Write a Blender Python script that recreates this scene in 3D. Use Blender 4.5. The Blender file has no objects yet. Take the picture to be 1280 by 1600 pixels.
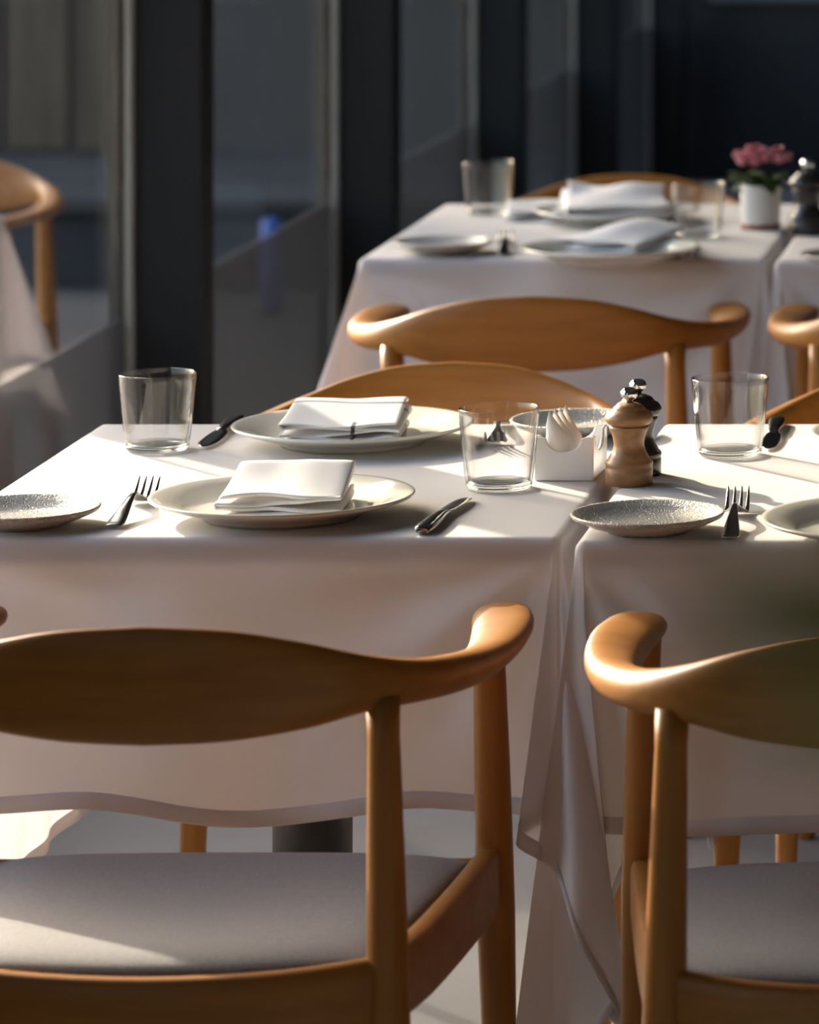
import bpy, bmesh, math, random
from mathutils import Vector, Matrix
PI = math.pi
S = bpy.context.scene
COL = S.collection

# ------------------------------------------------------------------ camera
F, PX, PY, EYE = 7300.0, 1850.0, -430.0, 1.565      # focal length in px, principal point in px, eye height
cd = bpy.data.cameras.new('camera')
cam = bpy.data.objects.new('camera', cd)
COL.objects.link(cam)
cam.location = (0, 0, EYE)
cam.rotation_euler = (PI / 2, 0, 0)
cd.sensor_fit = 'VERTICAL'
cd.sensor_height = 36
cd.sensor_width = 28.8
cd.lens = F / 1600 * 36
cd.shift_x = -(PX - 640) / 1600
cd.shift_y = (PY - 800) / 1600
cd.clip_start = 0.05
cd.dof.use_dof = True
cd.dof.focus_distance = 4.93
cd.dof.aperture_fstop = 7.4
cd.dof.aperture_blades = 0
S.camera = cam

# ------------------------------------------------------------------ sky, sun, exposure
SUN_EL = math.radians(20.5)
SUN_AZ = math.atan2(0.656, 0.755)                       # from +Y towards -X
w = bpy.data.worlds.new('sky')
S.world = w
w.use_nodes = True
nt = w.node_tree
sky = nt.nodes.new('ShaderNodeTexSky')
sky.sky_type = 'NISHITA'
sky.sun_disc = False
sky.sun_elevation = SUN_EL
sky.sun_rotation = -SUN_AZ
sky.altitude = 50
sky.dust_density = 4.0
hs = nt.nodes.new('ShaderNodeHueSaturation')      # hazy, pale sky
hs.inputs['Saturation'].default_value = 0.95
nt.links.new(sky.outputs[0], hs.inputs['Color'])
nt.links.new(hs.outputs[0], nt.nodes['Background'].inputs[0])
nt.nodes['Background'].inputs[1].default_value = 1.15
sd = bpy.data.lights.new('sun', 'SUN')
sd.energy = 16.5
sd.color = (1.0, 0.87, 0.68)
sd.angle = math.radians(0.6)
sun = bpy.data.objects.new('sun', sd)
COL.objects.link(sun)
sdir = Vector((-0.656 * math.cos(SUN_EL), 0.755 * math.cos(SUN_EL), math.sin(SUN_EL)))
sun.rotation_euler = sdir.to_track_quat('Z', 'Y').to_euler()
sun.location = (-8, 10, 8)
vs = S.view_settings
vs.view_transform = 'Standard'
vs.look = 'None'
vs.gamma = 1
vs.use_curve_mapping = False
vs.exposure = 0.17
S.cycles.max_bounces = 12
S.cycles.transparent_max_bounces = 24
S.cycles.use_denoising = True

# ------------------------------------------------------------------ materials
def node(m, t, **kw):
    n = m.node_tree.nodes.new(t)
    for k, v in kw.items():
        setattr(n, k, v)
    return n

def mat(name, col, rough=0.5, metal=0.0, spec=0.5, coat=0.0, sheen=0.0):
    m = bpy.data.materials.new(name)
    m.use_nodes = True
    b = m.node_tree.nodes['Principled BSDF']
    b.inputs['Base Color'].default_value = (*col, 1)
    b.inputs['Roughness'].default_value = rough
    b.inputs['Metallic'].default_value = metal
    b.inputs['Specular IOR Level'].default_value = spec
    b.inputs['Coat Weight'].default_value = coat
    b.inputs['Sheen Weight'].default_value = sheen
    return m

def vary(m, c1, c2, scale=5.0, stretch=(1, 1, 1), detail=4, bump=0.0, bscale=None, bdist=0.001, lo=0.35, hi=0.65):
    """object-space noise between two colours, plus fine relief"""
    T = m.node_tree
    b = T.nodes['Principled BSDF']
    tc = node(m, 'ShaderNodeTexCoord')
    mp = node(m, 'ShaderNodeMapping')
    mp.inputs['Scale'].default_value = stretch
    T.links.new(tc.outputs['Object'], mp.inputs[0])
    nz = node(m, 'ShaderNodeTexNoise')
    nz.inputs['Scale'].default_value = scale
    nz.inputs['Detail'].default_value = detail
    T.links.new(mp.outputs[0], nz.inputs['Vector'])
    cr = node(m, 'ShaderNodeValToRGB')
    cr.color_ramp.elements[0].position = lo
    cr.color_ramp.elements[1].position = hi
    cr.color_ramp.elements[0].color = (*c1, 1)
    cr.color_ramp.elements[1].color = (*c2, 1)
    T.links.new(nz.outputs['Fac'], cr.inputs[0])
    T.links.new(cr.outputs[0], b.inputs['Base Color'])
    if bump:
        n2 = node(m, 'ShaderNodeTexNoise')
        n2.inputs['Scale'].default_value = bscale or scale * 4
        n2.inputs['Detail'].default_value = 3
        T.links.new(mp.outputs[0] if bscale is None else tc.outputs['Object'], n2.inputs['Vector'])
        bp = node(m, 'ShaderNodeBump')
        bp.inputs['Strength'].default_value = bump
        bp.inputs['Distance'].default_value = bdist
        T.links.new(n2.outputs['Fac'], bp.inputs['Height'])
        T.links.new(bp.outputs[0], b.inputs['Normal'])
    return m

def thin_glass(name, tint=(1, 1, 1), base=0.05, edge=0.9, power=4.0, edge_tint=None, rough=.01):
    """clear glass wall: light goes straight on, edges mirror"""
    m = bpy.data.materials.new(name)
    m.use_nodes = True
    T = m.node_tree
    T.nodes.remove(T.nodes['Principled BSDF'])
    out = T.nodes['Material Output']
    tr = node(m, 'ShaderNodeBsdfTransparent')
    tr.inputs[0].default_value = (*tint, 1)
    gl = node(m, 'ShaderNodeBsdfGlossy')
    gl.inputs['Roughness'].default_value = rough
    lw = node(m, 'ShaderNodeLayerWeight')
    lw.inputs[0].default_value = 0.5
    pw = node(m, 'ShaderNodeMath', operation='POWER')
    pw.inputs[1].default_value = power
    ma = node(m, 'ShaderNodeMath', operation='MULTIPLY_ADD')
    ma.inputs[1].default_value = edge
    ma.inputs[2].default_value = base
    ma.use_clamp = True
    mx = node(m, 'ShaderNodeMixShader')
    if edge_tint:
        mc = node(m, 'ShaderNodeMix', data_type='RGBA')
        p2 = node(m, 'ShaderNodeMath', operation='POWER')
        p2.inputs[1].default_value = 3.0
        T.links.new(lw.outputs['Facing'], p2.inputs[0])
        T.links.new(p2.outputs[0], mc.inputs['Factor'])
        mc.inputs['A'].default_value = (*tint, 1)
        mc.inputs['B'].default_value = (*edge_tint, 1)
        T.links.new(mc.outputs['Result'], tr.inputs[0])
    T.links.new(lw.outputs['Facing'], pw.inputs[0])
    T.links.new(pw.outputs[0], ma.inputs[0])
    T.links.new(ma.outputs[0], mx.inputs[0])
    T.links.new(tr.outputs[0], mx.inputs[1])
    T.links.new(gl.outputs[0], mx.inputs[2])
    T.links.new(mx.outputs[0], out.inputs[0])
    return m

def cloth_mat(name, c1, c2, transl=0.12, bscale=900):
    m = mat(name, c1, 0.85, spec=0.2, sheen=0.15)
    vary(m, c1, c2, 6.0, bump=0.35, bscale=bscale, bdist=0.0004)
    T = m.node_tree
    tl = node(m, 'ShaderNodeBsdfTranslucent')
    tl.inputs[0].default_value = (c2[0], c2[1] * .93, c2[2] * .92, 1)
    mx = node(m, 'ShaderNodeMixShader')
    mx.inputs[0].default_value = transl
    T.links.new(T.nodes['Principled BSDF'].outputs[0], mx.inputs[1])
    T.links.new(tl.outputs[0], mx.inputs[2])
    T.links.new(mx.outputs[0], T.nodes['Material Output'].inputs[0])
    return m

M = {}
M['wood_rail'] = vary(mat('oiled_wood_long', (.4, .2, .08), .42, spec=.35), (.285, .112, .019), (.345, .143, .027), 5, (1.2, 9, 14), 5, .06, bdist=.0006)
M['wood_leg'] = vary(mat('oiled_wood_upright', (.4, .2, .08), .42, spec=.35), (.285, .112, .019), (.35, .146, .028), 5, (14, 14, 1.0), 5, .06, bdist=.0006)
M['seat'] = vary(mat('grey_wool', (.3, .29, .32), .95, spec=.15, sheen=.3), (.175, .165, .175), (.24, .228, .238), 260, detail=5, bump=.7, bscale=700, bdist=.0012, lo=.3, hi=.7)
M['cloth'] = cloth_mat('white_linen', (.80, .785, .79), (.84, .825, .83), .34)
M['napkin'] = cloth_mat('napkin_cotton', (.79, .77, .765), (.84, .82, .815), .14, 700)
M['plate'] = vary(mat('cream_porcelain', (.8, .77, .68), .12, coat=.3), (.74, .71, .62), (.78, .75, .66), 3)
M['rubber'] = mat('black_rubber', (.02, .02, .02), .7)
M['steel'] = mat('polished_steel', (.42, .41, .39), .16, 1.0)
M['chrome'] = mat('chrome', (.75, .75, .76), .08, 1.0)
M['mill_wood'] = vary(mat('mill_beech', (.5, .3, .15), .4, coat=.2), (.30, .145, .058), (.43, .225, .095), 8, (6, 6, 14), 5, .1, bdist=.0004)
M['mill_black'] = vary(mat('mill_black', (.02, .018, .016), .3, coat=.3), (.012, .011, .010), (.03, .026, .022), 12)
M['ceramic'] = vary(mat('white_ceramic', (.85, .84, .82), .16, coat=.3), (.83, .82, .81), (.87, .86, .85), 4)
M['paper'] = vary(mat('white_paper', (.86, .84, .8), .7), (.84, .81, .77), (.9, .87, .83), 30)
M['fin'] = vary(mat('anodised_black', (.012, .012, .012), .6, spec=.25), (.010, .0095, .009), (.014, .0135, .013), 4, (1, 1, .3))
M['bead'] = vary(mat('grey_bead', (.25, .23, .2), .4), (.22, .20, .17), (.28, .26, .22), 6)
M['floor'] = vary(mat('grey_screed', (.36, .37, .39), .45), (.27, .265, .26), (.35, .345, .34), 2.2, detail=8, bump=.05, bscale=60)
M['ceiling'] = vary(mat('ceiling_plaster', (.2, .2, .2), .9), (.17, .17, .17), (.21, .21, .21), 3)
M['wall'] = vary(mat('dark_plaster', (.14, .12, .11), .9), (.12, .10, .09), (.16, .14, .125), 3, bump=.1, bscale=80)
M['darkwall'] = vary(mat('charcoal_panel', (.02, .02, .022), .6), (.014, .014, .016), (.024, .024, .026), 4)
M['dado'] = vary(mat('dado_grey', (.2, .21, .22), .5), (.18, .19, .2), (.24, .25, .26), 6)
M['table_top'] = vary(mat('table_board', (.3, .2, .12), .5), (.25, .16, .09), (.34, .22, .13), 6, (1, 8, 8))
M['black_metal'] = vary(mat('black_powder_coat', (.02, .02, .02), .5), (.016, .016, .016), (.025, .025, .025), 40)
M['pane'] = thin_glass('window_glass', (.81, .82, .82), .05, .55, 4.5)
M['tumbler'] = thin_glass('tumbler_glass', (.985, .985, .985), .04, .95, 3.0, (.45, .45, .44), .03)
g = bpy.data.materials.new('thick_glass')
g.use_nodes = True
g.node_tree.nodes.remove(g.node_tree.nodes['Principled BSDF'])
gb = node(g, 'ShaderNodeBsdfGlass')
gb.inputs['IOR'].default_value = 1.5
gb.inputs['Roughness'].default_value = 0.0
gb.inputs[0].default_value = (.97, .98, .975, 1)
g.node_tree.links.new(gb.outputs[0], g.node_tree.nodes['Material Output'].inputs[0])
M['thick_glass'] = g
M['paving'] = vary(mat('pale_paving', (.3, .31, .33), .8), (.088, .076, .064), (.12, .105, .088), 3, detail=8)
M['facade'] = vary(mat('grey_facade', (.10, .095, .095), .8), (.115, .092, .073), (.14, .112, .09), 1.5)
M['cladding'] = vary(mat('brown_cladding', (.16, .11, .07), .7), (.10, .064, .036), (.17, .112, .064), 3, (8, 8, .6), 6)
M['plinth'] = vary(mat('dark_plinth', (.02, .02, .022), .7), (.015, .015, .017), (.03, .03, .032), 3)
M['blue'] = vary(mat('reflection_blue', (.04, .12, .42), .4), (.035, .10, .38), (.05, .14, .48), 8)
M['pot'] = vary(mat('white_glazed_pot', (.66, .64, .61), .5), (.62, .60, .57), (.70, .68, .65), 9)
M['terracotta'] = vary(mat('terracotta', (.30, .10, .06), .8), (.26, .085, .05), (.36, .13, .08), 20)
M['soil'] = vary(mat('soil', (.04, .028, .02), 1), (.03, .02, .014), (.06, .04, .03), 90, bump=.8)
M['leaf'] = vary(mat('green_leaf', (.07, .12, .03), .5), (.05, .09, .022), (.10, .17, .045), 30)
M['leaf_big'] = vary(mat('olive_leaf', (.09, .10, .03), .5), (.12, .135, .035), (.18, .195, .055), 12)
M['petal'] = vary(mat('pink_petal', (.62, .22, .28), .6), (.52, .15, .21), (.74, .36, .40), 40, lo=.3, hi=.7)
M['stem'] = vary(mat('plant_stem', (.12, .11, .05), .7), (.09, .085, .035), (.16, .14, .07), 30)

def film():
    """privacy film printed with fine dark vertical ribs"""
    m = mat('ribbed_film', (.12, .125, .14), .6)
    T = m.node_tree
    tc = node(m, 'ShaderNodeTexCoord')
    wv = node(m, 'ShaderNodeTexWave', bands_direction='Y')
    wv.inputs['Scale'].default_value = 22
    T.links.new(tc.outputs['Object'], wv.inputs['Vector'])
    mr = node(m, 'ShaderNodeMapRange')
    mr.inputs[3].default_value = .25
    mr.inputs[4].default_value = .85
    T.links.new(wv.outputs['Fac'], mr.inputs[0])
    tr = node(m, 'ShaderNodeBsdfTransparent')
    mx = node(m, 'ShaderNodeMixShader')
    T.links.new(mr.outputs[0], mx.inputs[0])
    T.links.new(tr.outputs[0], mx.inputs[1])
    T.links.new(T.nodes['Principled BSDF'].outputs[0], mx.inputs[2])
    T.links.new(mx.outputs[0], T.nodes['Material Output'].inputs[0])
    return m
M['film'] = film()

def crackle(m, scale):
    T = m.node_tree
    b = T.nodes['Principled BSDF']
    tc = node(m, 'ShaderNodeTexCoord')
    vo = node(m, 'ShaderNodeTexVoronoi', feature='DISTANCE_TO_EDGE')
    vo.inputs['Scale'].default_value = scale
    T.links.new(tc.outputs['Object'], vo.inputs['Vector'])
    mr = node(m, 'ShaderNodeMapRange')
    mr.inputs[2].default_value = .12
    T.links.new(vo.outputs['Distance'], mr.inputs[0])
    bp = node(m, 'ShaderNodeBump')
    bp.inputs['Strength'].default_value = .9
    bp.inputs['Distance'].default_value = .0012
    T.links.new(mr.outputs[0], bp.inputs['Height'])
    T.links.new(bp.outputs[0], b.inputs['Normal'])
    return m
M['stoneware'] = crackle(vary(mat('greige_stoneware', (.6, .56, .5), .28, coat=.2), (.54, .50, .45), (.64, .60, .54), 14, detail=6), 240)

def stripe_napkin():
    """white napkin with a woven grey stripe: two thin lines along x and a short mark on the front folds"""
    m = cloth_mat('striped_napkin', (.80, .78, .77), (.85, .83, .82), .14, 700)
    T = m.node_tree
    b = T.nodes['Principled BSDF']
    src = b.inputs['Base Color'].links[0].from_socket
    tc = node(m, 'ShaderNodeTexCoord')
    sp = node(m, 'ShaderNodeSeparateXYZ')
    T.links.new(tc.outputs['Object'], sp.inputs[0])
    def band(sock, c, hw):
        a = node(m, 'ShaderNodeMath', operation='SUBTRACT')
        a.inputs[1].default_value = c
        T.links.new(sock, a.inputs[0])
        ab = node(m, 'ShaderNodeMath', operation='ABSOLUTE')
        T.links.new(a.outputs[0], ab.inputs[0])
        lt = node(m, 'ShaderNodeMath', operation='LESS_THAN')
        lt.inputs[1].default_value = hw
        T.links.new(ab.outputs[0], lt.inputs[0])
        return lt.outputs[0]
    def mul(p, q, op='MULTIPLY'):
        a = node(m, 'ShaderNodeMath', operation=op)
        T.links.new(p, a.inputs[0])
        T.links.new(q, a.inputs[1])
        return a.outputs[0]
    s1 = band(sp.outputs['Y'], .026, .0022)
    mark = mul(band(sp.outputs['X'], .018, .0022), band(sp.outputs['Y'], -.05, .012))
    tot = mul(s1, mark, 'MAXIMUM')
    mx = node(m, 'ShaderNodeMix', data_type='RGBA')
    T.links.new(tot, mx.inputs['Factor'])
    T.links.new(src, mx.inputs['A'])
    mx.inputs['B'].default_value = (.09, .09, .10, 1)
    T.links.new(mx.outputs['Result'], b.inputs['Base Color'])
    return m
M['napkin_stripe'] = stripe_napkin()

# ------------------------------------------------------------------ helpers
def W(x, y, z=.75):
    """pixel of the photograph -> (X, Y) on the horizontal plane z"""
    Y = F * (EYE - z) / (y - PY)
    return (x - PX) * Y / F, Y

def mesh(name, v, f, m, parent=None, smooth=True):
    me = bpy.data.meshes.new(name)
    me.from_pydata([tuple(p) for p in v], [], f)
    bm = bmesh.new()
    bm.from_mesh(me)
    bmesh.ops.recalc_face_normals(bm, faces=bm.faces)
    bm.to_mesh(me)
    bm.free()
    return link(name, me, m, parent, smooth)

def link(name, me, m, parent=None, smooth=True):
    if m:
        me.materials.append(M[m])
    if smooth:
        me.shade_smooth()
    o = bpy.data.objects.new(name, me)
    COL.objects.link(o)
    if parent:
        o.parent = parent
    return o

def empty(name, loc=(0, 0, 0), rz=0.0):
    o = bpy.data.objects.new(name, None)
    COL.objects.link(o)
    o.empty_display_size = .05
    o.location = loc
    o.rotation_euler = (0, 0, rz)
    return o

def tag(o, label, cat, group=None, kind=None):
    o['label'] = label
    o['category'] = cat
    if group:
        o['group'] = group
    if kind:
        o['kind'] = kind
    return o

def struct(o):
    o['kind'] = 'structure'
    return o

def dup(o, loc=None, rz=None, parent=None):
    c = o.copy()
    COL.objects.link(c)
    if parent:
        c.parent = parent
    for ch in list(o.children):
        dup(ch, parent=c)
    if loc is not None:
        c.location = loc
    if rz is not None:
        c.rotation_euler = (0, 0, rz)
    return c

def box(name, lo, hi, m, parent=None, bev=0.0, seg=2, off=(0, 0, 0)):
    bm = bmesh.new()
    bmesh.ops.create_cube(bm, size=1)
    for v in bm.verts:
        v.co = Vector([lo[i] + (v.co[i] + .5) * (hi[i] - lo[i]) - off[i] for i in range(3)])
    if bev:
        bmesh.ops.bevel(bm, geom=list(bm.edges), offset=bev, segments=seg, profile=.5, affect='EDGES')
    me = bpy.data.meshes.new(name)
    bm.to_mesh(me)
    bm.free()
    o = link(name, me, m, parent, smooth=False)
    o.location = off
    return o

def lathe_vf(prof, n=48):
    v, f, rings = [], [], []
    for r, z in prof:
        if r < 1e-6:
            rings.append([len(v)])
            v.append((0, 0, z))
        else:
            rings.append(list(range(len(v), len(v) + n)))
            v += [(r * math.cos(2 * PI * i / n), r * math.sin(2 * PI * i / n), z) for i in range(n)]
    for a, b in zip(rings, rings[1:]):
        for i in range(n):
            j = (i + 1) % n
            if len(a) == 1 and len(b) > 1:
                f.append((a[0], b[i], b[j]))
            elif len(b) == 1 and len(a) > 1:
                f.append((a[i], a[j], b[0]))
            elif len(a) > 1:
                f.append((a[i], a[j], b[j], b[i]))
    return v, f

def lathe(name, prof, m, parent=None, n=48):
    v, f = lathe_vf(prof, n)
    return mesh(name, v, f, m, parent)

def catmull(pts, k=6):
    """smooth list of tuples of any dimension"""
    P = [pts[0]] + list(pts) + [pts[-1]]
    out = []
    for i in range(1, len(P) - 2):
        p0, p1, p2, p3 = P[i - 1:i + 3]
        for s in range(k):
            t = s / k
            out.append(tuple(.5 * (2 * b + (c - a) * t + (2 * a - 5 * b + 4 * c - d) * t * t + (3 * b - a - 3 * c + d) * t ** 3)
                             for a, b, c, d in zip(p0, p1, p2, p3)))
    out.append(tuple(pts[-1]))
    return out

def loft_vf(path, secs, n=20, ex=2.0, up=(0, 0, 1)):
    """superellipse sections (half width a, half height b, roll) along a path, closed ends"""
    v, f = [], []
    P = [Vector(p) for p in path]
    U = Vector(up)
    for i, p in enumerate(P):
        T = (P[min(i + 1, len(P) - 1)] - P[max(i - 1, 0)]).normalized()
        N = T.cross(U).normalized()
        B = N.cross(T).normalized()
        a, b, roll = secs[i]
        cr, sr = math.cos(roll), math.sin(roll)
        N, B = N * cr + B * sr, B * cr - N * sr
        for k in range(n):
            t = 2 * PI * k / n
            c, s = math.cos(t), math.sin(t)
            v.append(p + N * a * math.copysign(abs(c) ** (2 / ex), c) + B * b * math.copysign(abs(s) ** (2 / ex), s))
    for i in range(len(P) - 1):
        for k in range(n):
            j = (k + 1) % n
            f.append((i * n + k, i * n + j, (i + 1) * n + j, (i + 1) * n + k))
    f.append(tuple(range(n))[::-1])
    f.append(tuple((len(P) - 1) * n + k for k in range(n)))
    return v, f

def loft(name, path, secs, m, parent=None, n=20, ex=2.0, up=(0, 0, 1)):
    v, f = loft_vf(path, secs, n, ex, up)
    return mesh(name, v, f, m, parent)

def grid_faces(nu, nv, off=0):
    return [(off + i * nv + j, off + i * nv + j + 1, off + (i + 1) * nv + j + 1, off + (i + 1) * nv + j)
            for i in range(nu - 1) for j in range(nv - 1)]

# ------------------------------------------------------------------ the room
XW = -1.78                       # inner line of the glazing
R_RIGHT, R_END, R_BACK, R_TOP = 4.6, 16.0, -2.2, 3.1
struct(box('floor', (XW - .25, R_BACK, -.12), (R_RIGHT, R_END, 0), 'floor'))
struct(box('ceiling', (XW - .25, R_BACK, R_TOP), (R_RIGHT, R_END + .2, R_TOP + .15), 'ceiling'))
struct(box('wall_right', (R_RIGHT, R_BACK, 0), (R_RIGHT + .15, R_END, R_TOP), 'wall'))
wb = struct(box('wall_back', (XW - .25, R_END, 0), (R_RIGHT + .15, R_END + .2, R_TOP), 'darkwall'))
box('rail', (-1.62, R_END - .03, .62), (R_RIGHT, R_END, .70), 'dado', wb, .004)
struct(box('wall_front', (XW - .25, R_BACK - .15, 0), (R_RIGHT + .15, R_BACK, R_TOP), 'wall'))  # unseen wall added to cut sky light from behind the camera
wl = struct(box('wall_left', (XW - .14, 2.25, 0), (XW + .10, 4.07, R_TOP), 'wall'))  # this stretch and the pier added unseen to darken the foreground
box('wall_pier', (XW - .14, R_BACK, 0), (XW + .10, .23, R_TOP), 'wall', wl)
box('window_header', (XW - .14, .23, 2.35), (XW + .10, 2.25, R_TOP), 'fin', wl)  # unseen header brought down low to keep sun off the near leaves
box('window_header', (XW - .14, 4.07, 2.35), (XW + .10, R_END, R_TOP), 'fin', wl)
FINS = [.23, 4.07, 6.0, 7.92, 9.84, 11.76, 13.68, 15.6]  # first window is unseen, added to brighten the leaves by the camera
for i, y in enumerate(FINS):
    o = struct(empty('window_%d' % (i + 1), (XW, y, 0)))
    y1 = 2.25 if i == 0 else FINS[i + 1] if i + 1 < len(FINS) else R_END
    fin = box('mullion', (0, 0, 0), (.115, .10, 2.35), 'fin', o, .003)
    box('outer_cap', (-.05, .03, 0), (-.030, .07, 2.35), 'fin', o)
    box('glazing_bead', (-.012, -.016, .04), (0, 0, 2.35), 'bead', o, .002)
    box('glass_pane', (-.030, .0, .04), (-.022, y1 - y, 2.35), 'pane', o)
    box('ribbed_film', (-.0215, .101, .041), (-.0195, y1 - y - .001, .56), 'film', o)
    box('bottom_frame', (-.022, .10, 0), (.012, y1 - y, .04), 'fin', o, .002)

# ------------------------------------------------------------------ outside the glass
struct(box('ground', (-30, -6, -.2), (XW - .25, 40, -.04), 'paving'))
bd = empty('shading_building', (-4.0, 17.5, -.04))  # added building; its edge and height keep sun off the distant tables
box('facade_wall', (0.1, 0, 0), (2.15, 5, 6.3), 'facade', bd)
box('wood_clad_wall', (-6.4, -.03, 0), (0.1, 5, 6.3), 'facade', bd)
for k in range(26):
    box('cladding_board', (-6.4 + k * .25 + .01, -.07, .02), (-6.4 + (k + 1) * .25 - .015, -.03, 6.25), 'cladding', bd, .004)
tag(bd, 'dark grey and brown boarded building wall added outside the windows, shading the distant tables', 'building')
lw = empty('low_wall', (-2.75, 13.3, -.04))
box('wall_block', (-.75, 0, 0), (.72, .22, .20), 'plinth', lw, .01)
box('coping', (-.77, -.02, .20), (.74, .24, .225), 'fin', lw, .006)
tag(lw, 'low black wall outside the second window behind the blue stand-in', 'wall')
bp_ = empty('reflection_standin', (-2.48, 12.7, -.04))  # added object standing in for a blue reflection in the pane
lathe('post', [(0, 0), (.028, 0), (.028, .25), (.024, .262), (0, .265)], 'blue', bp_, 24)
lathe('base_plate', [(0, 0), (.045, 0), (.045, .008), (.03, .012), (0, .012)], 'plinth', bp_, 24)
tag(bp_, 'slim blue post added before the low black wall, standing in for a reflection', 'reflection_standin')

# ------------------------------------------------------------------ chairs
def sym(pts):
    return [(-p[0],) + tuple(p[1:]) for p in pts[:0:-1]] + list(pts)

def make_chair():
    r = empty('dining_chair')
    # one bent top rail: tall thin back in the middle, flat paddle arms at the ends
    half = [  # x, y, z, half thickness, half height, lean
        (0, -.236, .711, .0105, .0555, -.16), (.075, -.232, .710, .0108, .0515, -.16), (.14, -.218, .707, .012, .040, -.14),
        (.19, -.192, .704, .0155, .026, -.10), (.228, -.148, .698, .0185, .0195, -.03), (.254, -.085, .692, .021, .0175, .10),
        (.268, -.01, .687, .0245, .0148, .18), (.272, .07, .685, .028, .0125, .22), (.268, .15, .686, .0305, .0112, .18),
        (.258, .215, .687, .029, .0105, .12), (.253, .240, .687, .022, .009, .08), (.250, .252, .687, .010, .005, .05)]
    S_ = catmull(half, 5)
    full = [(-a[0], a[1], a[2], a[3], a[4], -a[5]) for a in S_[:0:-1]] + [tuple(a) for a in S_]
    # the lean sign has to follow the travel direction (left to right round the back)
    full = [(p[0], p[1], p[2], p[3], p[4], (S_[abs(i - len(S_) + 1)][5])) for i, p in enumerate(full)]
    path = [p[:3] for p in full]
    secs = [(p[3], p[4], p[5]) for p in full]
    loft('top_rail', path, secs, 'wood_rail', r, 24, 2.35)
    def leg(x0, y0, x1, y1, top, rad):
        pts, sc = [], []
        for t, ra in rad:
            pts.append((x0 + (x1 - x0) * t, y0 + (y1 - y0) * t, top * t))
            sc.append((ra, ra, 0))
        return loft('leg', pts, sc, 'wood_leg', r, 24, 2.0, (0, 1, 0))
    for s in (-1, 1):
        leg(s * .222, -.212, s * .205, -.183, .690, [(0, .0115), (.02, .0125), (.3, .016), (.58, .0195), (.66, .0192), (.8, .017), (.95, .0145), (1, .0155)])
        leg(s * .262, .222, s * .249, .188, .688, [(0, .0115), (.02, .0125), (.3, .016), (.58, .019), (.66, .0188), (.8, .0175), (.95, .0155), (1, .0160)])
    # seat frame
    for s in (-1, 1):
        pts = [(s * .2095, -.19, .430), (s * .225, -.09, .428), (s * .240, .06, .430), (s * .251, .19, .434)]
        loft('side_rail', catmull(pts, 4), [(.0125, .033, 0)] * 13, 'wood_rail', r, 20, 5)
    pts = [(-.21, -.192, .430), (-.12, -.222, .424), (0, -.232, .421), (.12, -.222, .424), (.21, -.192, .430)]
    loft('back_rail', catmull(pts, 4), [(.012, .030, 0)] * 17, 'wood_rail', r, 20, 4)
    pts = [(-.25, .196, .423), (0, .212, .417), (.25, .196, .423)]
    loft('front_rail', catmull(pts, 6), [(.012, .030, 0)] * 13, 'wood_rail', r, 20, 4)
    # upholstered seat: crowned pad with rolled edges
    nu, nv = 33, 29
    v = []
    def pad(u, q, top):
        yy = -.5 + q
        hw = .196 + (.234 - .196) * q
        x = u * hw
        y0 = -.183 - .038 * (1 - u * u)
        y1 = .186 + .016 * (1 - u * u)
        y = y0 + (y1 - y0) * q
        e = max(abs(u), abs(2 * q - 1))
        d = (1 - abs(u) ** 5) * (1 - abs(2 * q - 1) ** 5)
        z = .447 + (.022 * d ** .5 if top else -.016) - .010 * (1 - u * u) * (1 - (2 * q - 1) ** 2) * (1 if top else 0) + .004 * q
        return (x, y, z)
    for top in (True, False):
        for i in range(nu):
            for j in range(nv):
                v.append(pad(-math.cos(PI * i / (nu - 1)), .5 - .5 * math.cos(PI * j / (nv - 1)), top))
    f = grid_faces(nu, nv) + grid_faces(nu, nv, nu * nv)
    o2 = nu * nv
    bord = [i * nv for i in range(nu)] + [(nu - 1) * nv + j for j in range(1, nv)] + [i * nv + nv - 1 for i in range(nu - 2, -1, -1)] + [j for j in range(nv - 2, 0, -1)]
    for a, b in zip(bord, bord[1:] + bord[:1]):
        f.append((a, b, b + o2, a + o2))
    mesh('seat_cushion', v, f, 'seat', r)
    return r

chair = make_chair()
D2R = PI / 180
CH = [  # x, y (middle of chair), turn, label, group
    (-.928, 4.385, .7, 'oiled wood armchair in the left foreground, its curved backrest across the picture', 'armchairs on the near side of the front tables'),
    (-.262, 4.355, 3.5, 'oiled wood armchair cut off at the right edge with one sunlit arm', 'armchairs on the near side of the front tables'),
    (-.932, 5.735, 180, 'wooden armchair tucked in behind the front table, only its arched backrest showing', 'armchairs on the far side of the front tables'),
    (-.300, 5.735, 180, 'wooden armchair behind the front right table, beyond the right tumbler', 'armchairs on the far side of the front tables'),
    (-.926, 6.780, 2.5, 'wooden armchair with its back to the camera before the distant left table', 'armchairs on the near side of the distant tables'),
    (-.318, 6.780, 1, 'wooden armchair at the right edge before the distant right table', 'armchairs on the near side of the distant tables'),
    (-1.003, 8.235, 180, 'wooden armchair on the far side of the distant table behind the napkins', 'armchairs on the far side of the distant tables'),
]
for i, (x, y, a, lab, grp) in enumerate(CH):
    c = chair if i == 0 else dup(chair)
    c.location = (x, y, 0)
    c.rotation_euler = (0, 0, a * D2R)
    if a == 180:
        c.scale = (.935, .98, .98)
    elif y > 6:
        c.scale = (.97, 1, 1)
    tag(c, lab, 'chair', grp)

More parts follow.
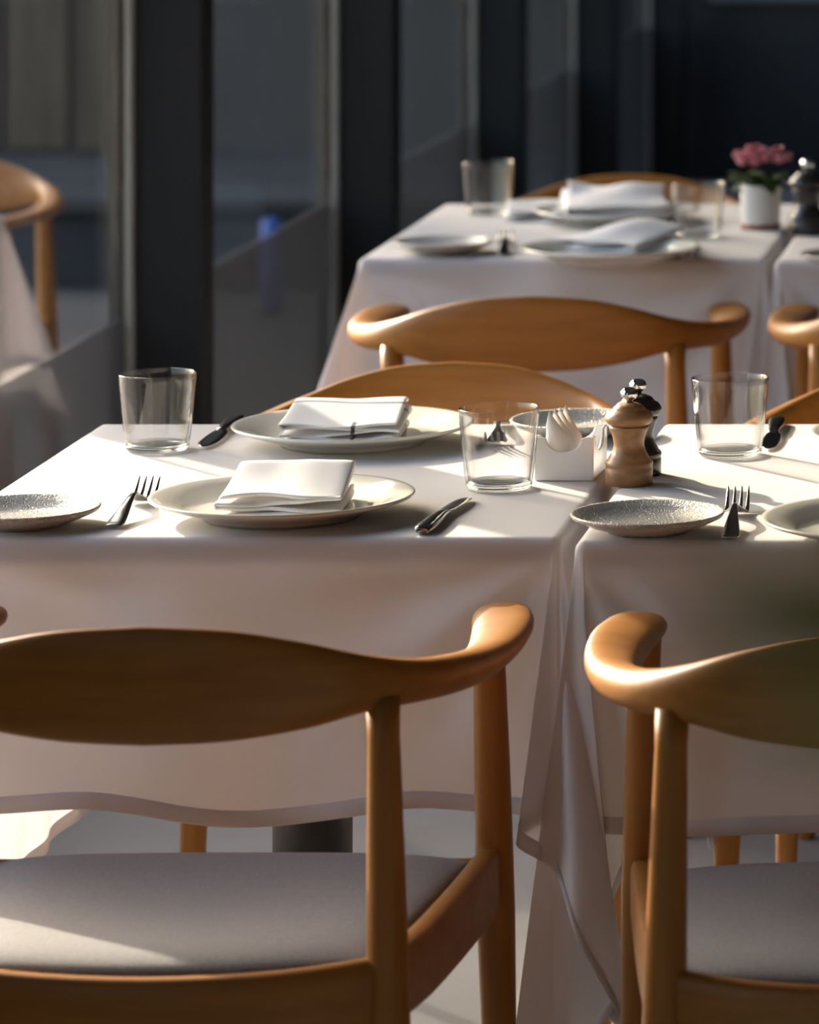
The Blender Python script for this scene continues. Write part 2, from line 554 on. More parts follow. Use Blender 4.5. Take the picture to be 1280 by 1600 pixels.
# ------------------------------------------------------------------ tables and their cloths
def make_table(x0, x1, y0, y1, label, group):
    cx, cy = (x0 + x1) / 2, (y0 + y1) / 2
    r = empty('dining_table', (cx, cy, 0))
    hx, hy = (x1 - x0) / 2 - .006, (y1 - y0) / 2 - .006
    box('table_top', (-hx, -hy, .719), (hx, hy, .7455), 'table_top', r, .004)
    lathe('post', [(0, .012), (.043, .012), (.043, .70), (0, .70)], 'black_metal', r, 40)
    lathe('base_plate', [(0, 0), (.20, 0), (.205, .006), (.20, .012), (.05, .02), (0, .02)], 'black_metal', r, 48)
    box('top_bracket', (-.16, -.16, .70), (.16, .16, .719), 'black_metal', r, .003)
    tag(r, label, 'table', group)
    return r

def tablecloth(x0, x1, y0, y1, label, group, seed, Df=.278, Ds=.45, Db=.278, gapL=False, gapR=False, wave=None, shade_flare=False):
    """one white cloth: flat top, rounded edges, hanging sides, pleated corners"""
    rnd = random.Random(seed)
    ox, oy = (x0 + x1) / 2, (y0 + y1) / 2
    ZT, rf, nr = .7478, .011, 44
    ph = [rnd.uniform(0, 6.28) for _ in range(8)]
    def wob(s, k):
        return .5 * math.sin(9 * s + ph[k]) + .3 * math.sin(19 * s + ph[k + 1]) + .2 * math.sin(37 * s + ph[k + 2])
    cols = []       # each: function d -> (x, y, z, nx, ny) and its length
    def side(ax, ay, bx, by, nx, ny, D, n, k, amp, out0):
        L = math.hypot(bx - ax, by - ay)
        for i in range(n + 1):
            t = i / n
            s = t * L
            ed = min(s, L - s)
            env = min(1, ed / .16)
            Dl = D + (.010 * wob(s * .9 + 1, k) * env if wave is None else wave(ax + (bx - ax) * t) * env)
            cols.append((ax + (bx - ax) * t, ay + (by - ay) * t, nx, ny, Dl, ('s', s, k, amp * env, out0)))
    def corner(cx, cy, n1, n2, D1, D2, style, n=44):
        for i in range(1, n):
            th = i / n
            a = th * PI / 2
            Rm = min(D1 / max(math.cos(a), 1e-3), D2 / max(math.sin(a), 1e-3))
            if style == 'gapL':
                Rm *= 1 + .25 * math.sin(PI * th)
            cols.append((cx, cy, n1, n2, Rm, ('c', th, style)))
    wx, wy = x1 - x0, y1 - y0
    sideout = 0.0
    r_ = rf
    side(x0 + r_, y0, x1 - r_, y0, 0, -1, Df, 90, 0, .013, .004)
    corner(x1, y0, (0, -1), (1, 0), Df, Ds, 'gapR' if gapR else 'free')
    side(x1, y0 + r_, x1, y1 - r_, 1, 0, Ds, 48, 1, .002 if gapR else .010, 0)
    corner(x1, y1, (1, 0), (0, 1), Ds, Db, 'gapB' if gapR else 'free')
    side(x1 - r_, y1, x0 + r_, y1, 0, 1, Db, 48, 2, .010, 0)
    corner(x0, y1, (0, 1), (-1, 0), Db, Ds, 'gapB' if gapL else 'free')
    side(x0, y1 - r_, x0, y0 + r_, -1, 0, Ds, 48, 3, .002 if gapL else .010, 0)
    corner(x0, y0, (-1, 0), (0, -1), Ds, Df, 'gapL' if gapL else 'free')
    PLEAT = catmull([(0, 0, 0), (.12, -.05, .08), (.25, -.11, .17), (.38, .0, .07), (.5, .07, .17), (.65, .17, .13), (.8, .07, .05), (1, 0, 0)], 12)
    PLEAT2 = catmull([(0, 0, 0), (.12, -.01, .02), (.3, -.12, .05), (.45, -.03, .02), (.6, .10, .06), (.75, .02, .02), (.9, .03, .03), (1, 0, 0)], 12)
    def pleat(th, tab=PLEAT):
        for a, b in zip(tab, tab[1:]):
            if a[0] <= th <= b[0]:
                q = (th - a[0]) / max(b[0] - a[0], 1e-9)
                return a[1] + (b[1] - a[1]) * q, a[2] + (b[2] - a[2]) * q
        return 0, 0
    def point(c, d, extra=0.0):
        x, y, nx, ny, L, q = c
        arc = rf * PI / 2
        if d < arc:
            o, z = rf * math.sin(d / rf) - rf, -rf * (1 - math.cos(d / rf))
            R = 0
        else:
            o, z = 0, -(rf + d - arc)
            R = d - arc
        if q[0] == 's':
            _, s, k, amp, out0 = q
            fl = (amp * wob(s, k) + amp * .8 + out0) * (R / .26) ** 1.2 + extra
            fl += amp * .28 * math.sin(23 * s + 9 * R + ph[k]) * min(1, R / .05) + amp * .22 * math.sin(41 * s - 14 * R + ph[k + 1]) * min(1, R / .05)
            if k == 0:
                for cdist, kk in ((x1 - x, 0), (x - x0, 1)):
                    rr = math.hypot(cdist, R)
                    an = math.atan2(R, cdist + 1e-6)
                    fl += .0075 * math.sin(an * 11 + 1.2 + kk) * math.exp(-((rr - .16) / .12) ** 2) * min(1, R / .04) * min(1, cdist / .05)
            return x + nx * (o + fl), y + ny * (o + fl), ZT + z
        _, th, st = q
        n1, n2 = nx, ny
        a = th * PI / 2
        dx = n1[0] * math.cos(a) + n2[0] * math.sin(a)
        dy = n1[1] * math.cos(a) + n2[1] * math.sin(a)
        bx_ = n1[0] * math.cos(a) ** .5 + n2[0] * math.sin(a) ** .5
        by_ = n1[1] * math.cos(a) ** .5 + n2[1] * math.sin(a) ** .5
        # rounded vertical corner for the fillet part
        px, py = x + (n1[0] + n2[0]) * -rf + dx * (rf + o), y + (n1[1] + n2[1]) * -rf + dy * (rf + o)
        e = math.sin(PI * th) ** .6
        if st == 'free':
            A = (.38 * R + (.07 * (1 - math.exp(-R / .05)) if st == 'free' and shade_flare and n1 == (-1, 0) else 0)) * e + .05 * R * e * math.sin(2 * PI * 3 * th)  # out-of-view corner spread wider to throw shade on the chair seat
            ux, uy = (n1[0] + n2[0]) * .7071, (n1[1] + n2[1]) * .7071
            tx, ty = -uy, ux
            B = .10 * R * math.sin(2 * PI * th) * e
            px += ux * A + tx * B + dx * extra
            py += uy * A + ty * B + dy * extra
            z *= 1 - .04 * e
        elif st == 'gapB':
            uy = n1[1] + n2[1]
            ux = n1[0] + n2[0]
            py += uy * R * (.16 * e + .05 * e * math.sin(2 * PI * 3 * th))
            px += -abs(ux) / max(abs(ux), 1e-6) * ux * R * .10 * e
        else:
            sg = 1 if st == 'gapR' else -1
            tt = th if sg > 0 else 1 - th
            if sg > 0:
                qx, qy = pleat(tt)
                px += R * qx
                py -= R * qy + extra
            else:
                qx, qy = pleat(th, PLEAT2)
                px += R * qx
                py -= R * qy + extra
            z *= 1 - .02 * e
        return px, py, ZT + z
    v, f = [], []
    for c in cols:
        for i in range(nr):
            t = i / (nr - 1)
            d = rf * PI / 2 * (i / 5) if i < 5 else rf * PI / 2 + (c[4] - rf * PI / 2) * ((i - 5) / (nr - 6))
            p = point(c, d)
            v.append((p[0] - ox, p[1] - oy, p[2]))
    n = len(cols)
    for j in range(n):
        k = (j + 1) % n
        for i in range(nr - 1):
            f.append((j * nr + i, j * nr + i + 1, k * nr + i + 1, k * nr + i))
    base = len(v)
    for j in range(n):
        p = v[j * nr]
        v.append((p[0] * .94, p[1] * .94, p[2]))
    v.append((0, 0, ZT))
    for j in range(n):
        k = (j + 1) % n
        f.append((j * nr, k * nr, base + k, base + j))
        f.append((base + j, base + k, base + n))
    o = mesh('tablecloth', v, f, 'cloth')
    o.location = (ox, oy, 0)
    # hem: doubled strip along the lower edge
    v, f = [], []
    for c in cols:
        for d, ex in ((c[4] - .017, -.0004), (c[4] - .0165, .0012), (c[4] - .001, .0012), (c[4] + .0003, .0002), (c[4] - .001, -.0010), (c[4] - .0165, -.0010)):
            p = point(c, d, ex)
            v.append((p[0] - ox, p[1] - oy, p[2]))
    for j in range(n):
        k = (j + 1) % n
        for i in range(6):
            i2 = (i + 1) % 6
            f.append((j * 6 + i, j * 6 + i2, k * 6 + i2, k * 6 + i))
    mesh('hem', v, f, 'cloth', o)
    tag(o, label, 'tablecloth', group)
    return o

def hem_wave(X):
    return .012 * math.cos((X + .935) / .19 * PI)
T1 = (-1.270, -.6255, 4.695, 5.468)
T2 = (-.6105, .035, 4.675, 5.468)
T3 = (-1.265, -.640, 7.15, 7.975)
T4 = (-.625, .03, 7.12, 7.975)
GT, GC = 'pedestal tables in pairs', 'white tablecloths'
for T, lt_, lc, sd_, gl, gr, wv in (
        (T1, 'table with black pedestal under the white cloth at front left', 'white tablecloth on the front left table, sunlit at its left end', 1, False, True, hem_wave),
        (T2, 'table under the white cloth at front right, behind the right chair', 'white tablecloth on the front right table under the two pepper mills', 2, True, False, None),
        (T3, 'distant table under white cloth beside the dark window posts', 'white tablecloth on the distant left table with the two napkin settings', 3, False, True, None),
        (T4, 'distant table under white cloth at the right edge beside the flower pot', 'white tablecloth on the distant table cut off by the right edge', 4, True, False, None)):
    make_table(*T, lt_, GT)
    tablecloth(*T, lc, GC, sd_, Df=.297 if T is T2 else .284, gapL=gl, gapR=gr, wave=wv, shade_flare=T is T1)

# table, cloth and chair added outside to stand in for a reflection
TO = (-2.80, -2.07, 7.58, 8.2)
make_table(*TO, 'table added outside the window at the left edge, hidden by its cloth, standing in for a reflection', GT).location.z = -.04
tablecloth(*TO, 'pale tablecloth with a pointed corner added outside the left window, standing in for a reflection', GC, 9, Df=.3, Ds=.34).location.z = -.04
c = dup(chair, (-2.42, 8.85, -.04), 176 * D2R)
tag(c, 'blurred wooden armchair added behind the pale tablecloth outside, standing in for a reflection', 'chair')

# ------------------------------------------------------------------ tableware
ZC = .7482
def put(o, px, py, z=ZC, rz=0.0, hz=None):
    x, y = W(px, py, z if hz is None else hz)
    o.location = (x, y, z)
    o.rotation_euler = (0, 0, rz)
    return o

def make_plate(name, R, H, m, well, foot):
    prof = [(0, .004), (foot - .012, .004), (foot - .010, 0), (foot - .004, 0), (foot, .004), (foot + .008, .007),
            (R * .80, H * .55), (R - .006, H - .0035), (R - .001, H - .0012), (R, H + .0006), (R - .0018, H + .0018), (R - .006, H + .0008),
            (R * .80, H * .62 + .003), (well + .010, H * .46 + .0015), (well, H * .30 + .002), (well - .010, .0075), (well - .03, .0068), (0, .0066)]
    return lathe(name, prof, m, n=96)

plate = make_plate('dinner_plate', .136, .022, 'plate', .092, .085)
def make_coupe():
    R, H = .078, .0185
    prof = [(0, .003), (.030, .003), (.033, 0), (.040, 0), (.043, .003), (.058, .007), (.070, .0122), (R - .002, H - .0035), (R, H), (R - .0012, H + .0014),
            (R - .0035, H + .0008), (.068, .0140), (.058, .0095), (.046, .0072), (.02, .0062), (0, .006)]
    return lathe('side_plate', prof, 'stoneware', n=96)
coupe = make_coupe()

def make_tumbler():
    rb, rt, h, th = .0355, .0432, .0855, .0019
    prof = []
    for i in range(13):
        t = i / 12
        prof.append((rb + (rt - rb) * t ** .8, .006 + (h - .006) * t))
    inn = [(r - th * (1 + .6 * (1 - i / 12)), z) for i, (r, z) in enumerate(prof)]
    rim = [(rt - .0002, h + .0006), (rt - th / 2, h + .0010), (rt - th + .0002, h + .0006)]
    o = lathe('drinking_glass', prof + rim + inn[::-1] + [prof[0]], 'tumbler', n=72)
    lathe('base', [(0, .0004), (rb - .006, 0), (rb - .002, .0006), (rb - .0004, .003), (rb, .0058), (rb - .0045, .0085), (rb - .012, .0072), (0, .0066)], 'thick_glass', o, 72)
    return o
tumbler = make_tumbler()

def make_fork():
    # handle and neck along +y, tines at the far end; root mesh is handle, neck and head
    pts = [  # y, z, half width, half thickness
        (-.098, .0032, .006, .0008), (-.096, .0034, .0088, .0014), (-.085, .0042, .0094, .0017), (-.06, .0075, .0078, .0018), (-.03, .0125, .0055, .0019),
        (0, .0165, .0036, .0021), (.018, .0165, .0030, .0021), (.030, .0135, .0046, .0016), (.040, .0082, .0092, .0012), (.048, .0052, .0118, .0011), (.056, .0042, .0124, .001)]
    P = catmull(pts, 4)
    o = loft('fork', [(0, p[0], p[1]) for p in P], [(p[2], p[3], 0) for p in P], 'steel', None, 14, 3)
    for k in range(4):
        x = -.0106 + k * .00707
        q = [(x, .052, .0042, .0024, .001), (x, .068, .0054, .0022, .0010), (x, .084, .0108, .0018, .0009), (x, .100, .0192, .0011, .0007), (x, .104, .0216, .0005, .0004)]
        Q = catmull(q, 4)
        loft('tine', [p[:3] for p in Q], [(p[3], p[4], 0) for p in Q], 'steel', o, 10, 3)
    return o
fork = make_fork()

def make_knife(handle_mat):
    # handle from y=-.10 to 0, blade to +.105
    bl = [(0, .0052, .0052, .0012), (.012, .0048, .0085, .0011), (.05, .0040, .0102, .0009), (.085, .0034, .0094, .0008), (.100, .0030, .0062, .0006), (.106, .0028, .0015, .0004)]
    P = catmull(bl, 5)
    o = loft('table_knife', [(-.0015 + .0022 * (p[0] / .106) ** 2, p[0], p[1] + .0005) for p in P], [(p[2], p[3], .10) for p in P], 'steel', None, 12, 2.2)
    hd = [(-.104, .0046, .005, .003), (-.102, .0048, .0085, .0042), (-.085, .0050, .0098, .0046), (-.05, .0055, .0086, .0046), (-.02, .0058, .0066, .0042), (-.004, .0056, .0062, .0034), (.002, .0054, .0056, .0020)]
    P = catmull(hd, 5)
    loft('handle', [(0, p[0], p[1]) for p in P], [(p[2], p[3], 0) for p in P], handle_mat, o, 16, 2.6)
    return o
knife = make_knife('steel')

def make_napkin(name, m, wdt, dep, h0, h1, turns, seed, skew=0.0, thick=.0032):
    """folded cloth: flattened spiral of layers (x-z) drawn back along y, rising to the rear"""
    rnd = random.Random(seed)
    path = []
    layers = turns
    wts = [rnd.uniform(.6, 1.5) for _ in range(layers + 1)]
    cum = [0.0]
    for q in wts:
        cum.append(cum[-1] + q)
    lev = [h0 * .06 + h0 * .92 * c / cum[layers] for c in cum[:layers + 1]]
    x0, x1 = -wdt / 2, wdt / 2
    for L in range(layers):
        ins = (.0005, .006, .002, .007, .004)[(layers - 1 - L) % 5]
        a, b = (x0 + ins, x1 - ins) if L % 2 == 0 else (x1 - ins, x0 + ins)
        z = lev[L]
        gap = lev[L + 1] - lev[L]
        for i in range(15):
            t = i / 14
            path.append((a + (b - a) * t, z + (.0013 * math.sin(5 * t + L * 2.1) + .0007 * math.sin(13 * t + L)) * (1 - .75 * L / (layers - 1))))
        if L < layers - 1:                      # rounded turn
            for i in range(1, 6):
                t = i / 6 * PI
                sgn = 1 if L % 2 == 0 else -1
                path.append((b + sgn * gap * .62 * math.sin(t), z + gap * (1 - math.cos(t)) / 2))
    nd = 22
    v = []
    for x, z in path:
        for k in range(nd):
            t = k / (nd - 1)
            hs = 1 + (h1 / h0 - 1) * (t ** 1.15)
            rel = z / h0
            edge = -.5 * t ** 8 * .012 * rel
            y = -dep / 2 + dep * t + .004 * math.sin(3 * x / wdt * PI + seed) * (1 - t) + .010 * (rel - .5) * (1 - t) + skew * x
            zz = z * hs + .0030 * math.sin(PI * (x / wdt + .5) * 1.5 + z * 500 + seed) * (1 - t) ** 2 * math.sin(PI * min(1, rel)) + .0006 * math.sin(7 * t + x * 45 + seed) * rel + .0016 * math.sin(4 * t + seed) * rel - rel * .010 * max(0, (t - .86) / .14) ** 2
            v.append((x * (1 - .06 * t), y, max(.0019, zz)))
    o = mesh(name, v, grid_faces(len(path), nd), m)
    so = o.modifiers.new('thickness', 'SOLIDIFY')
    so.thickness = thick
    so.offset = 0
    sb = o.modifiers.new('round', 'SUBSURF')
    sb.levels = 1
    sb.render_levels = 1
    return o

def make_mill(name, body, head):
    r = empty(name)
    lathe('body', [(0, 0), (.0247, 0), (.0258, .0012), (.0258, .0190), (.0251, .0203), (.0256, .0212), (.0263, .0240), (.0254, .0268), (.0228, .0290), (.0226, .0300), (.0202, .0340), (.0180, .0385), (.0168, .0430),
                   (.0166, .0475), (.0174, .0530), (.0194, .0590), (.0212, .0630), (.0216, .0640), (.0216, .0662), (.0203, .0668), (0, .0668)], body, r, 56)
    hd_ = lathe('head', [(0, .0672), (.0208, .0672), (.0226, .0688), (.0254, .0716), (.0263, .0750), (.0256, .0782), (.0226, .0822), (.0188, .0845), (.0178, .0850), (.0177, .0862), (.0150, .0892), (.0095, .0918), (.0045, .0928), (0, .0930)], head, r, 56)
    # ribbed screw knob
    v, f = [], []
    pr = [(.0036, .0925), (.0045, .0955), (.0072, .0972), (.0088, .1002), (.0089, .1040), (.0077, .1072), (.0052, .1092), (.002, .1099)]
    n = 48
    for rr, z in pr:
        for i in range(n):
            q = rr * (1 + (.05 if i % 2 else -.02) * (1 if .005 < rr else 0))
            v.append((q * math.cos(2 * PI * i / n), q * math.sin(2 * PI * i / n), z))
    for a in range(len(pr) - 1):
        for i in range(n):
            j = (i + 1) % n
            f.append((a * n + i, a * n + j, (a + 1) * n + j, (a + 1) * n + i))
    f.append(tuple((len(pr) - 1) * n + i for i in range(n)))
    f.append(tuple(range(n))[::-1])
    mesh('knob', v, f, 'chrome', hd_)
    return r
mill_w = make_mill('wooden_mill', 'mill_wood', 'mill_wood')
mill_b = make_mill('black_mill', 'mill_black', 'mill_black')

# --- front left setting
def T_(o, label, cat, group=None):
    return tag(o, label, cat, group)
GP, GS, GG, GK, GF, GN, GM = ('cream dinner plates', 'stoneware side plates', 'drinking glasses', 'table knives', 'table forks', 'folded white napkins', 'salt and pepper mills')
used = set()
def inst(proto):
    if proto.name in used:
        return dup(proto)
    used.add(proto.name)
    return proto

def dish(proto, px, py, label, grp, z=ZC, rimz=.022):
    o = inst(proto)
    x, y = W(px, py, z + rimz)
    o.location = (x, y, z)
    return T_(o, label, 'plate', grp)
dish(plate, 441, 773, 'cream dinner plate at the near side of the front table under the layered napkin', GP)
dish(plate, 551, 662, 'cream dinner plate across the front table under the striped napkin', GP)
dish(plate, 1402, 806, 'cream dinner plate cut off by the right edge beside the upright fork', GP)
dish(plate, 1455, 672, 'sliver of cream plate at the right edge behind the right tumbler', GP)
dish(plate, 955, 385, 'cream plate at the near side of the distant table under a folded napkin', GP)
dish(plate, 965, 326, 'cream plate at the far side of the distant table under a peaked napkin', GP)
dish(coupe, 36, 787, 'greige side plate at the left edge of the front table', GS)
dish(coupe, 1012, 796, 'greige crackled side plate in front of the wooden mill, half in sun', GS)
dish(coupe, 903, 650, 'grey side plate seen behind the white caddy', GS)
dish(coupe, 692, 373, 'small plate near the left corner of the distant table', GS)
dish(coupe, 1330, 392, 'small plate at the right edge on the distant table', GS)

for px, py, lab in ((780, 763, 'clear tumbler in the middle of the front table beside the white caddy'),
                    (246, 703, 'clear tumbler at the left end of the front table'),
                    (1141, 711, 'clear tumbler on the front right table beside the mills'),
                    (763, 334, 'blurred tumbler on the left of the distant table'),
                    (1091, 371, 'blurred tumbler on the distant table beside the flower pot')):
    o = inst(tumbler)
    x, y = W(px, py, ZC)
    o.location = (x, y, ZC + .0004)
    o.rotation_euler = (0, 0, px * .01)
    T_(o, lab, 'glass', GG)

def lay(proto, a, b, za, zb, la, lb, label, cat, grp):
    """cutlery between two pixels: a = handle end, b = tip (heights za, zb over the cloth)"""
    ax, ay = W(*a, ZC + za)
    bx, by = W(*b, ZC + zb)
    o = inst(proto)
    ang = math.atan2(by - ay, bx - ax) - PI / 2
    ux, uy = math.cos(ang + PI / 2), math.sin(ang + PI / 2)
    s = math.hypot(bx - ax, by - ay) / (lb - la)
    o.location = (ax - ux * la, ay - uy * la, ZC)
    o.rotation_euler = (0, 0, ang)
    return T_(o, label, cat, grp)
lay(fork, (178, 822), (240, 742), .003, .019, -.098, .104, 'steel fork between the left side plate and the napkin plate', 'fork', GF)
lay(fork, (1141, 840), (1156, 757), .003, .019, -.098, .104, 'steel fork standing out dark between the crackled plate and the right plate', 'fork', GF)
lay(fork, (784, 659), (768, 697), .003, .019, -.098, .104, 'dark fork seen through the middle tumbler', 'fork', GF)
lay(fork, (787, 398), (792, 352), .003, .019, -.098, .104, 'blurred fork on the distant table beside the left tumbler', 'fork', GF)
lay(knife, (660, 828), (733, 775), .005, .003, -.104, .106, 'steel knife pointing at the middle tumbler', 'knife', GK)
lay(knife, (372, 652), (316, 699), .005, .003, -.104, .106, 'dark knife beside the left tumbler, its handle behind the far plate', 'knife', GK)
lay(knife, (1216, 655), (1199, 704), .005, .003, -.104, .106, 'dark knife behind the right tumbler', 'knife', GK)
lay(knife, (1073, 402), (1085, 372), .005, .003, -.104, .106, 'blurred knife on the distant table beside the right tumbler', 'knife', GK)

# --- napkins
n1 = make_napkin('napkin', 'napkin', .126, .105, .027, .062, 4, 3, .06, .0042)
x, y = W(456, 772, ZC + .02)
n1.location = (x, y - .012, ZC + .0072)
n1.rotation_euler = (0, 0, 0)
T_(n1, 'white napkin folded in layers on the near plate of the front table', 'napkin', GN)
n2 = make_napkin('napkin', 'napkin_stripe', .136, .112, .025, .046, 5, 11, .06)
x, y = W(541, 662, ZC + .02)
n2.location = (x, y - .006, ZC + .0072)
T_(n2, 'white napkin with a thin dark stripe on the far plate of the front table', 'napkin', GN)
n3 = make_napkin('napkin', 'napkin', .15, .13, .022, .052, 4, 5, .2)
x, y = W(965, 374, ZC + .02)
n3.location = (x, y, ZC + .0072)
n3.rotation_euler = (0, 0, -.5)
T_(n3, 'blurred napkin on the near plate of the distant table', 'napkin', GN)
n4 = make_napkin('napkin', 'napkin', .17, .13, .025, .072, 4, 8, -.1)
x, y = W(962, 322, ZC + .02)
n4.location = (x, y, ZC + .0072)
n4.rotation_euler = (0, 0, .3)
T_(n4, 'blurred peaked napkin on the far plate of the distant table', 'napkin', GN)
for nn, am, sx, sy in ((n3, .020, 30, 22), (n4, .020, 26, 34)):     # loosely thrown, so the top layers buckle
    hmax = max(v.co.z for v in nn.data.vertices)
    for v in nn.data.vertices:
        q = v.co.z / hmax
        v.co.z = max(.002, v.co.z + am * q * q * (math.sin(v.co.x * sx + 1.1) * math.cos(v.co.y * sy) - .2))
        v.co.x += .012 * q * math.sin(v.co.y * 30)
n5 = make_napkin('napkin', 'napkin', .10, .11, .020, .040, 4, 14, 0)
x, y = W(838, 340, ZC)
n5.location = (x, y, ZC)
n5.rotation_euler = (0, 0, .15)
T_(n5, 'blurred napkin lying on the distant cloth beside the left tumbler', 'napkin', GN)

# --- caddy with folded paper
def make_caddy():
    r = empty('table_caddy')
    wv, dv, hv, th = .064, .098, .047, .0035
    def panel(name, outline, axis, pos, thick):
        v, f = [], []
        n = len(outline)
        for s in (0, 1):
            for a, b in outline:
                q = pos + s * thick
                v.append((a, q, b) if axis == 'y' else (q, a, b))
        f.append(tuple(range(n)))
        f.append(tuple(range(n, 2 * n))[::-1])
        for i in range(n):
            j = (i + 1) % n
            f.append((i, j, n + j, n + i))
        o = mesh(name, v, f, 'ceramic', r, smooth=False)
        b = o.modifiers.new('soft', 'BEVEL')
        b.width = .0011
        b.segments = 2
        b.limit_method = 'ANGLE'
        return o
    def top_curve(hw, notch_hw, depth, h):
        pts = [(-hw, 0), (hw, 0), (hw, h), (notch_hw + .004, h)]
        for i in range(0, 15):
            t = PI * i / 14
            pts.append((notch_hw * math.cos(t), h - .001 - depth * math.sin(t)))
        pts += [(-notch_hw - .004, h), (-hw, h)]
        return pts
    panel('front_wall', top_curve(wv / 2, .019, .015, hv), 'y', -dv / 2, th)
    panel('rear_wall', top_curve(wv / 2, .019, .015, hv), 'y', dv / 2 - th, th)
    for s, nm in ((-1, 'side_wall'), (1, 'side_wall')):
        panel(nm, top_curve(dv / 2 - th, .030, .018, hv), 'x', s * wv / 2 - (th if s > 0 else 0), th)
    box('floor_plate', (-wv / 2 + th, -dv / 2 + th, .001), (wv / 2 - th, dv / 2 - th, .005), 'ceramic', r)
    return r
cad = make_caddy()
x, y = W(883, 752, ZC)
cad.location = (x, y + .050, ZC)
cad.rotation_euler = (0, 0, -.03)
T_(cad, 'small white ceramic caddy with scooped sides beside the mills', 'caddy')
cx_, cy_ = x, y + .050
def make_packet():
    # folded paper triangle with one steep and one slanting edge, slightly puffed
    nu, nv = 13, 9
    v = []
    for s in (1, -1):
        for i in range(nu):
            for j in range(nv):
                a, b = i / (nu - 1), j / (nv - 1)
                top = .067 - .030 * max(0, (b - .15) / .85) ** .85 - .016 * max(0, (.15 - b) / .15) ** 2
                xx = -.017 + .034 * b * (1 - .25 * a)
                puff = .0055 * (math.sin(PI * a) * math.sin(PI * b)) ** .6 + .0003
                v.append((xx, s * puff, a * top))
    f = grid_faces(nu, nv) + grid_faces(nu, nv, nu * nv)
    bord = [i * nv for i in range(nu)] + [(nu - 1) * nv + j for j in range(1, nv)] + [i * nv + nv - 1 for i in range(nu - 2, -1, -1)] + [j for j in range(nv - 2, 0, -1)]
    for a, b in zip(bord, bord[1:] + bord[:1]):
        f.append((a, b, b + nu * nv, a + nu * nv))
    return mesh('paper_napkin', v, f, 'paper')
pk = make_packet()
PL = ('nearest', 'second', 'third', 'rearmost')
for i, (dx, dy, rx, ry, rz) in enumerate(((-.005, -.024, .06, -.02, .10), (-.004, -.0135, .06, .03, .05), (-.003, -.003, .05, .08, .0), (-.002, .0075, .05, .13, -.06))):
    o = pk if i == 0 else dup(pk)
    o.location = (cx_ + dx, cy_ + dy - .006, ZC + .0065)
    o.rotation_euler = (-rx, ry, rz)
    T_(o, PL[i] + ' of the folded white paper triangles standing in the ceramic caddy', 'paper napkin', 'paper triangles in the caddy')

def mill(proto, px, py, label, s=1.0, rz=0):
    o = inst(proto)
    x, y = W(px, py, ZC)
    o.location = (x, y, ZC)
    o.rotation_euler = (0, 0, rz)
    o.scale = (s, s, s * .96)
    return T_(o, label, 'pepper mill', GM)
mill(mill_w, 983, 756, 'pale turned-wood pepper mill with chrome knob beside the caddy', .985)
mill(mill_b, 997, 741, 'black turned pepper mill half hidden behind the wooden mill', .985)
mill(mill_b, 1262, 366, 'blurred black pepper mill at the right edge of the distant table', 1.15, 1)

# --- flower pot on the distant table
fx, fy = W(1189, 357, ZC)
fp = empty('flower_pot', (fx, fy, ZC))
lathe('pot', [(0, .006), (.029, .006), (.031, .010), (.0335, .068), (.0335, .072), (.0315, .072), (.030, .064), (0, .064)], 'pot', fp, 40)
lathe('saucer', [(0, 0), (.030, 0), (.032, .002), (.032, .008), (.029, .0085), (0, .0085)], 'terracotta', fp, 40)
lathe('soil', [(0, .066), (.0302, .065), (.0302, .062), (0, .062)], 'soil', fp, 24)
rnd = random.Random(4)
def leaf_mesh(L, Wd, curl):
    v, nu = [], 9
    for i in range(nu):
        t = i / (nu - 1)
        hw = Wd * math.sin(PI * min(1, t * .96 + .02)) ** .8
        z = -curl * t * t * L
        for k in (-1, -.5, 0, .5, 1):
            v.append((hw * k, L * t, z + .18 * hw * abs(k)))
    return v, grid_faces(nu, 5)
lv, lf = leaf_mesh(.034, .012, .5)
leaf0 = None
for i in range(30):
    if leaf0 is None:
        leaf0 = o = mesh('leaf', lv, lf, 'leaf', fp)
    else:
        o = leaf0.copy()
        COL.objects.link(o)
        o.parent = fp
    a = i * 2.4
    o.location = (.014 * math.cos(a), .014 * math.sin(a), .068 + .012 * rnd.random())
    o.rotation_euler = (rnd.uniform(.1, .9), 0, a - PI / 2)
    o.scale = [rnd.uniform(.85, 1.25)] * 3
# one bloom: overlapping rounded petals
bv, bf = [], []
for k in range(7):
    a = k * 2 * PI / 7
    el = .5 if k % 2 else .95
    pv, pf = leaf_mesh(.0135, .0075, -.25)
    mt = Matrix.Rotation(a, 3, 'Z') @ Matrix.Rotation(el, 3, 'X')
    off = len(bv)
    bv += [mt @ Vector(p) for p in pv]
    bf += [tuple(i + off for i in q) for q in pf]
bloom0 = None
for i in range(24):
    if bloom0 is None:
        bloom0 = o = mesh('flower', bv, bf, 'petal', fp)
    else:
        o = bloom0.copy()
        COL.objects.link(o)
        o.parent = fp
    a = i * 2.4
    rr = .043 * math.sqrt((i + .5) / 24)
    o.location = (rr * math.cos(a), rr * math.sin(a), .112 + .014 * rnd.random() - 7.5 * rr * rr)
    o.rotation_euler = (-rr * 12 * math.sin(a), rr * 12 * math.cos(a), rnd.uniform(0, 6))
    o.scale = [rnd.uniform(.9, 1.25)] * 3
T_(fp, 'pink flowering plant in a white pot on the distant table', 'potted plant')

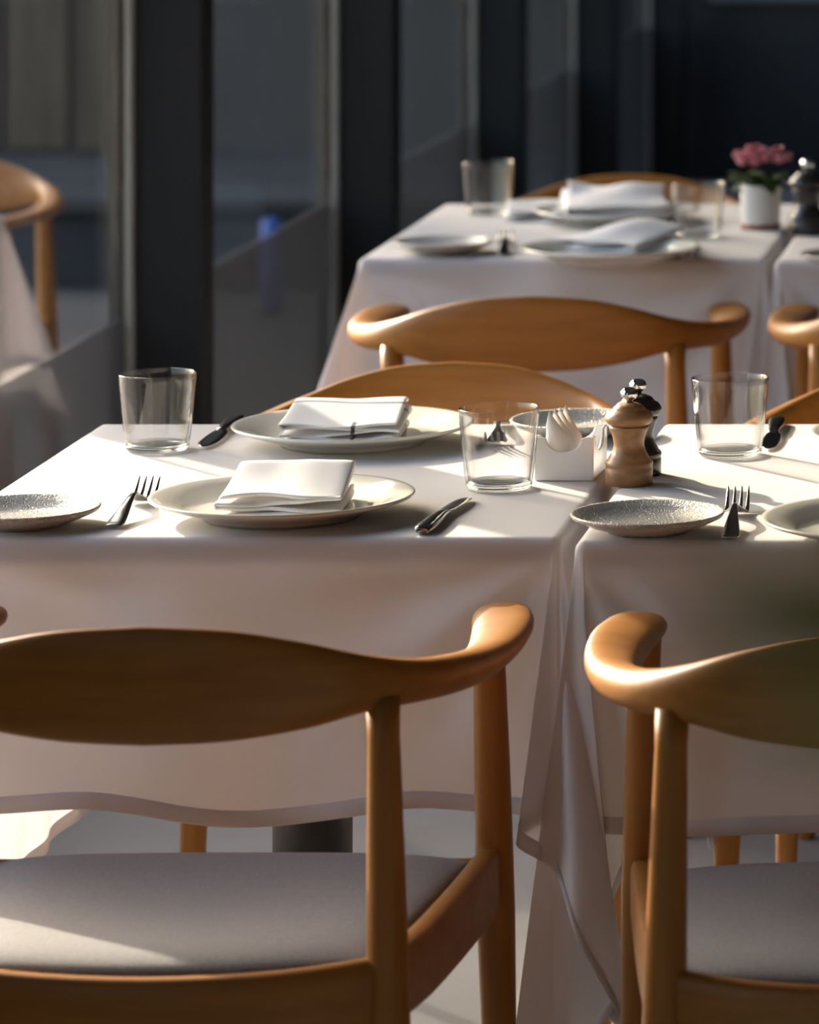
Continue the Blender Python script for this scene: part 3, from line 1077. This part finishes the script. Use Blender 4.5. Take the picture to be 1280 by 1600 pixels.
# ------------------------------------------------------------------ blurred plant beside the camera
pl = empty('floor_plant', (.13, .72, 0))
lathe('pot', [(0, 0), (.13, 0), (.135, .01), (.165, .34), (.165, .36), (.150, .36), (.145, .32), (0, .32)], 'terracotta', pl, 40)
lathe('soil', [(0, .335), (.1455, .33), (.1455, .318), (0, .318)], 'soil', pl, 32)
big0 = None
def big_leaf(p, d, nrm, sc):
    global big0
    if big0 is None:
        v_, f_ = leaf_mesh(.11, .026, .15)
        big0 = o = mesh('leaf', v_, f_, 'leaf_big', pl)
    else:
        o = big0.copy()
        COL.objects.link(o)
        o.parent = pl
    ya = Vector(d).normalized()
    xa = ya.cross(Vector(nrm)).normalized()
    za = xa.cross(ya)
    o.location = p
    o.rotation_euler = Matrix((xa, ya, za)).transposed().to_euler()
    o.scale = sc
def stem(pts):
    P = catmull(pts, 5)
    loft('stem', P, [(.004, .004, 0)] * len(P), 'stem', pl, 8, 2, (0, 1, 0))
    return P
stem([(0, 0, .33), (-.02, 0, .7), (-.06, 0, 1.0), (-.11, 0, 1.25), (-.150, .0, 1.39), (-.158, 0, 1.428)])
stem([(.02, .02, .33), (.04, .03, .8), (.05, .03, 1.15), (.02, .02, 1.36)])
for p, d, nr_, sc in (
        ((-.150, 0, 1.425), (-1, .1, .06), (.1, -1, .25), (.34, .55, .4)),
        ((-.150, .02, 1.405), (-1, .2, -.02), (-.2, -1, .2), (.20, .50, .4)),
        ((-.125, 0, 1.340), (-1, .2, .20), (0, -1, .35), (.42, .72, .5)),
        ((-.09, 0, 1.2), (-1, -.4, .2), (0, -.5, 1), (1, 1, 1)), ((.02, .02, 1.36), (.5, .3, .8), (.3, -1, .2), (1, 1, 1)),
        ((.03, .02, 1.3), (1, .1, .3), (0, -.6, 1), (1, 1, 1)), ((.05, .03, 1.15), (.8, -.5, .3), (0, -.4, 1), (1, 1, 1)), ((.045, .03, .95), (.6, .7, .3), (0, 0, 1), (1, 1, 1))):
    big_leaf(p, d, nr_, sc)
T_(pl, 'blurred green leaves close to the camera at the right edge', 'plant')
